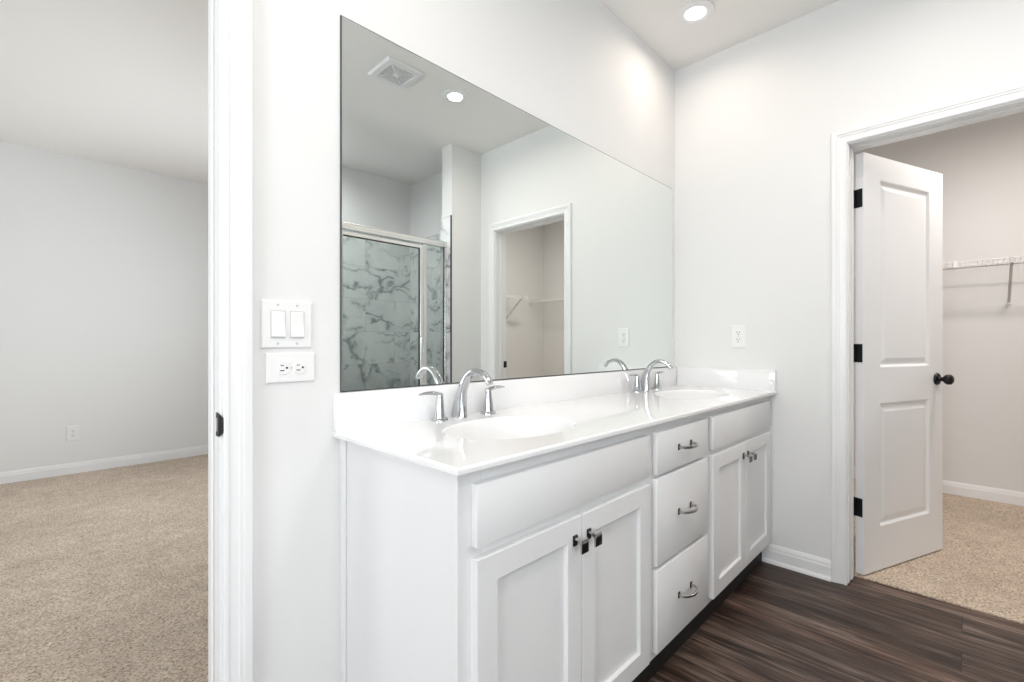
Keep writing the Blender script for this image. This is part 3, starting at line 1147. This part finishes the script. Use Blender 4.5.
# ------------------------------------------------------------------ shower enclosure (seen in the mirror)
ys = -1.812
XP = 2.060
she = thing('shower_enclosure', (1.64, ys, 0), 'aluminium-framed glass shower enclosure opposite the vanity, seen in the mirror', 'shower enclosure')
RX0, RX1 = SXL + .0115, XS - .0115
part('shower_curb', B(RX0, RX1, ys - .05, ys + .05, .001, .11, .004, 2), M['counter'], she)
bm = bmesh.new()
pr = [(-.022, 0), (.022, 0), (.024, .006), (.024, .020), (.020, .026), (.020, .046), (.024, .050), (.022, .056), (-.022, .056), (-.024, .05), (-.024, .006)]
loft(bm, [[(x, ys + a, 1.905 + c * .82) for a, c in pr] for x in (RX0, RX1)])
part('header_rail', bm, M['alum'], she)
part('bottom_rail', B(RX0, RX1, ys - .02, ys + .02, .11, .142, .003, 1), M['alum'], she)
part('wall_channel', B(RX1 - .020, RX1, ys - .016, ys + .016, .142, 1.905, .002, 1), M['alum'], she)
part('wall_channel', B(RX0, RX0 + .025, ys - .016, ys + .016, .142, 1.905, .002, 1), M['alum'], she)
part('post', B(XP + .022, XP + .054, ys - .018, ys + .018, .142, 1.905, .003, 2), M['alum'], she)
part('gasket', B(RX1 - .026, RX1 - .020, ys + .002, ys + .010, .142, 1.905), M['rubber'], she)
part('fixed_panel', B(XP + .054, RX1 - .020, ys - .003, ys + .003, .142, 1.905), M['glass'], she)
XD0 = 1.40
part('post', B(XD0 - .045, XD0 - .005, ys - .018, ys + .018, .142, 1.905, .003, 2), M['alum'], she)
part('fixed_panel', B(RX0 + .025, XD0 - .045, ys - .003, ys + .003, .142, 1.905), M['glass'], she)
bm = bmesh.new()
for xa, xb in ((XD0, XD0 + .028), (XP - .012, XP + .018)):
    box(bm, xa, xb, ys + .000, ys + .026, .150, 1.890, .003, 1)
box(bm, XD0 + .028, XP - .012, ys, ys + .026, 1.862, 1.890, .003, 1)
box(bm, XD0 + .028, XP - .012, ys, ys + .026, .150, .178, .003, 1)
dr = part('shower_door', bm, M['alum'], she)
sub('door_glass', B(XD0 + .028, XP - .012, ys + .009, ys + .015, .178, 1.862), M['glass'], dr, she)
bm = bmesh.new()
for xa in (XP - .016, XD0 + .028):
    box(bm, xa, xa + .004, ys + .006, ys + .018, .178, 1.862)
box(bm, XD0 + .028, XP - .012, ys + .006, ys + .018, 1.858, 1.862)
sub('seal', bm, M['rubber'], dr, she)
bm = bmesh.new()
box(bm, XP - .004, XP + .012, ys + .026, ys + .040, .97, 1.17, .003, 2)
box(bm, XP - .010, XP - .002, ys + .040, ys + .060, .97, 1.17, .003, 2)
sub('door_pull', bm, M['alum'], dr, she)


# ------------------------------------------------------------------ closet wire shelves
SZ = 1.690
DEP = .305


def shelf(name, P, length, braces, label, wire_gap=.0254, clips=()):
    """P(a, d, z): a along wall, d out from the wall"""
    root = thing(name, P(length / 2, .01, SZ), label, 'closet shelf', 'white wire closet shelves')
    bm = bmesh.new()
    k = 0.012
    while k < length - .005:
        tube(bm, [P(k, .004, SZ), P(k, DEP - .004, SZ), P(k, DEP, SZ - .004), P(k, DEP, SZ - .030)], .0018, 5)
        k += wire_gap
    part('wire_deck', bm, M['wire'], root, True, 80)
    bm = bmesh.new()
    for dd, zz in ((.006, SZ - .004), (DEP * .5, SZ - .004), (DEP + .002, SZ - .002), (DEP + .002, SZ - .030)):
        tube(bm, [P(.002, dd, zz), P(length - .002, dd, zz)], .0032, 8)
    part('rails', bm, M['wire'], root, True, 80)
    for a in braces:
        bm = bmesh.new()
        s = Vector(P(a + .008, 0, 0)) - Vector(P(a - .008, 0, 0))
        n_ = (Vector(P(0, 1, 0)) - Vector(P(0, 0, 0)))
        p0, p1 = Vector(P(a, .006, SZ - .275)), Vector(P(a, DEP + .002, SZ - .020))
        dirv = (p1 - p0).normalized()
        side = s.normalized()
        up = side.cross(dirv).normalized()
        w, th = .0075, .005
        prof = [(-w, -th), (-w, th), (-w * .5, th), (-w * .4, -th * .2), (w * .4, -th * .2), (w * .5, th), (w, th), (w, -th)]
        loft(bm, [[p + side * u + up * v for u, v in prof] for p in (p0, p1)])
        for u in (-.007, .007):
            q = P(a + u, DEP + .002, SZ - .016)
            tube(bm, [P(a + u, DEP + .007, SZ - .040), P(a + u, DEP + .007, SZ + .004)], .003, 6)
        br = part('support_brace', bm, M['grey_metal'], root)
        bm = bmesh.new()
        loft(bm, [[P(a + u, .0008, SZ - .275 + c) for u, c in ((-.012, -.02), (.012, -.02), (.012, .016), (-.012, .016))],
                  [P(a + u, .010, SZ - .275 + c) for u, c in ((-.009, -.016), (.009, -.016), (.009, .012), (-.009, .012))]])
        sub('brace_foot', bm, M['plate'], br, root)
    k = .10
    for a in clips:
        bm = bmesh.new()
        loft(bm, [[P(a + u, dd, z) for u, z in ((-.009, SZ - .038), (.009, SZ - .038), (.009, SZ + .008), (-.009, SZ + .008))] for dd in (DEP - .004, DEP + .010)])
        part('end_clip', bm, M['plate'], root)
    return root


LB = 2.93
shelf('wire_shelf', lambda a, d, z: (XC - d, YC + .004 + a, z), LB, (1.405,), 'white wire shelf along the back wall of the closet, beyond the open door', clips=(.012, 1.67))
shelf('wire_shelf', lambda a, d, z: (XFO + .05 + a, YC + d, z), 1.28, (1.19, .35), 'short white wire shelf on the closet end wall, seen only in the mirror', clips=(1.268,))

for o in bpy.data.objects:
    if '_base' in o:
        del o['_base']
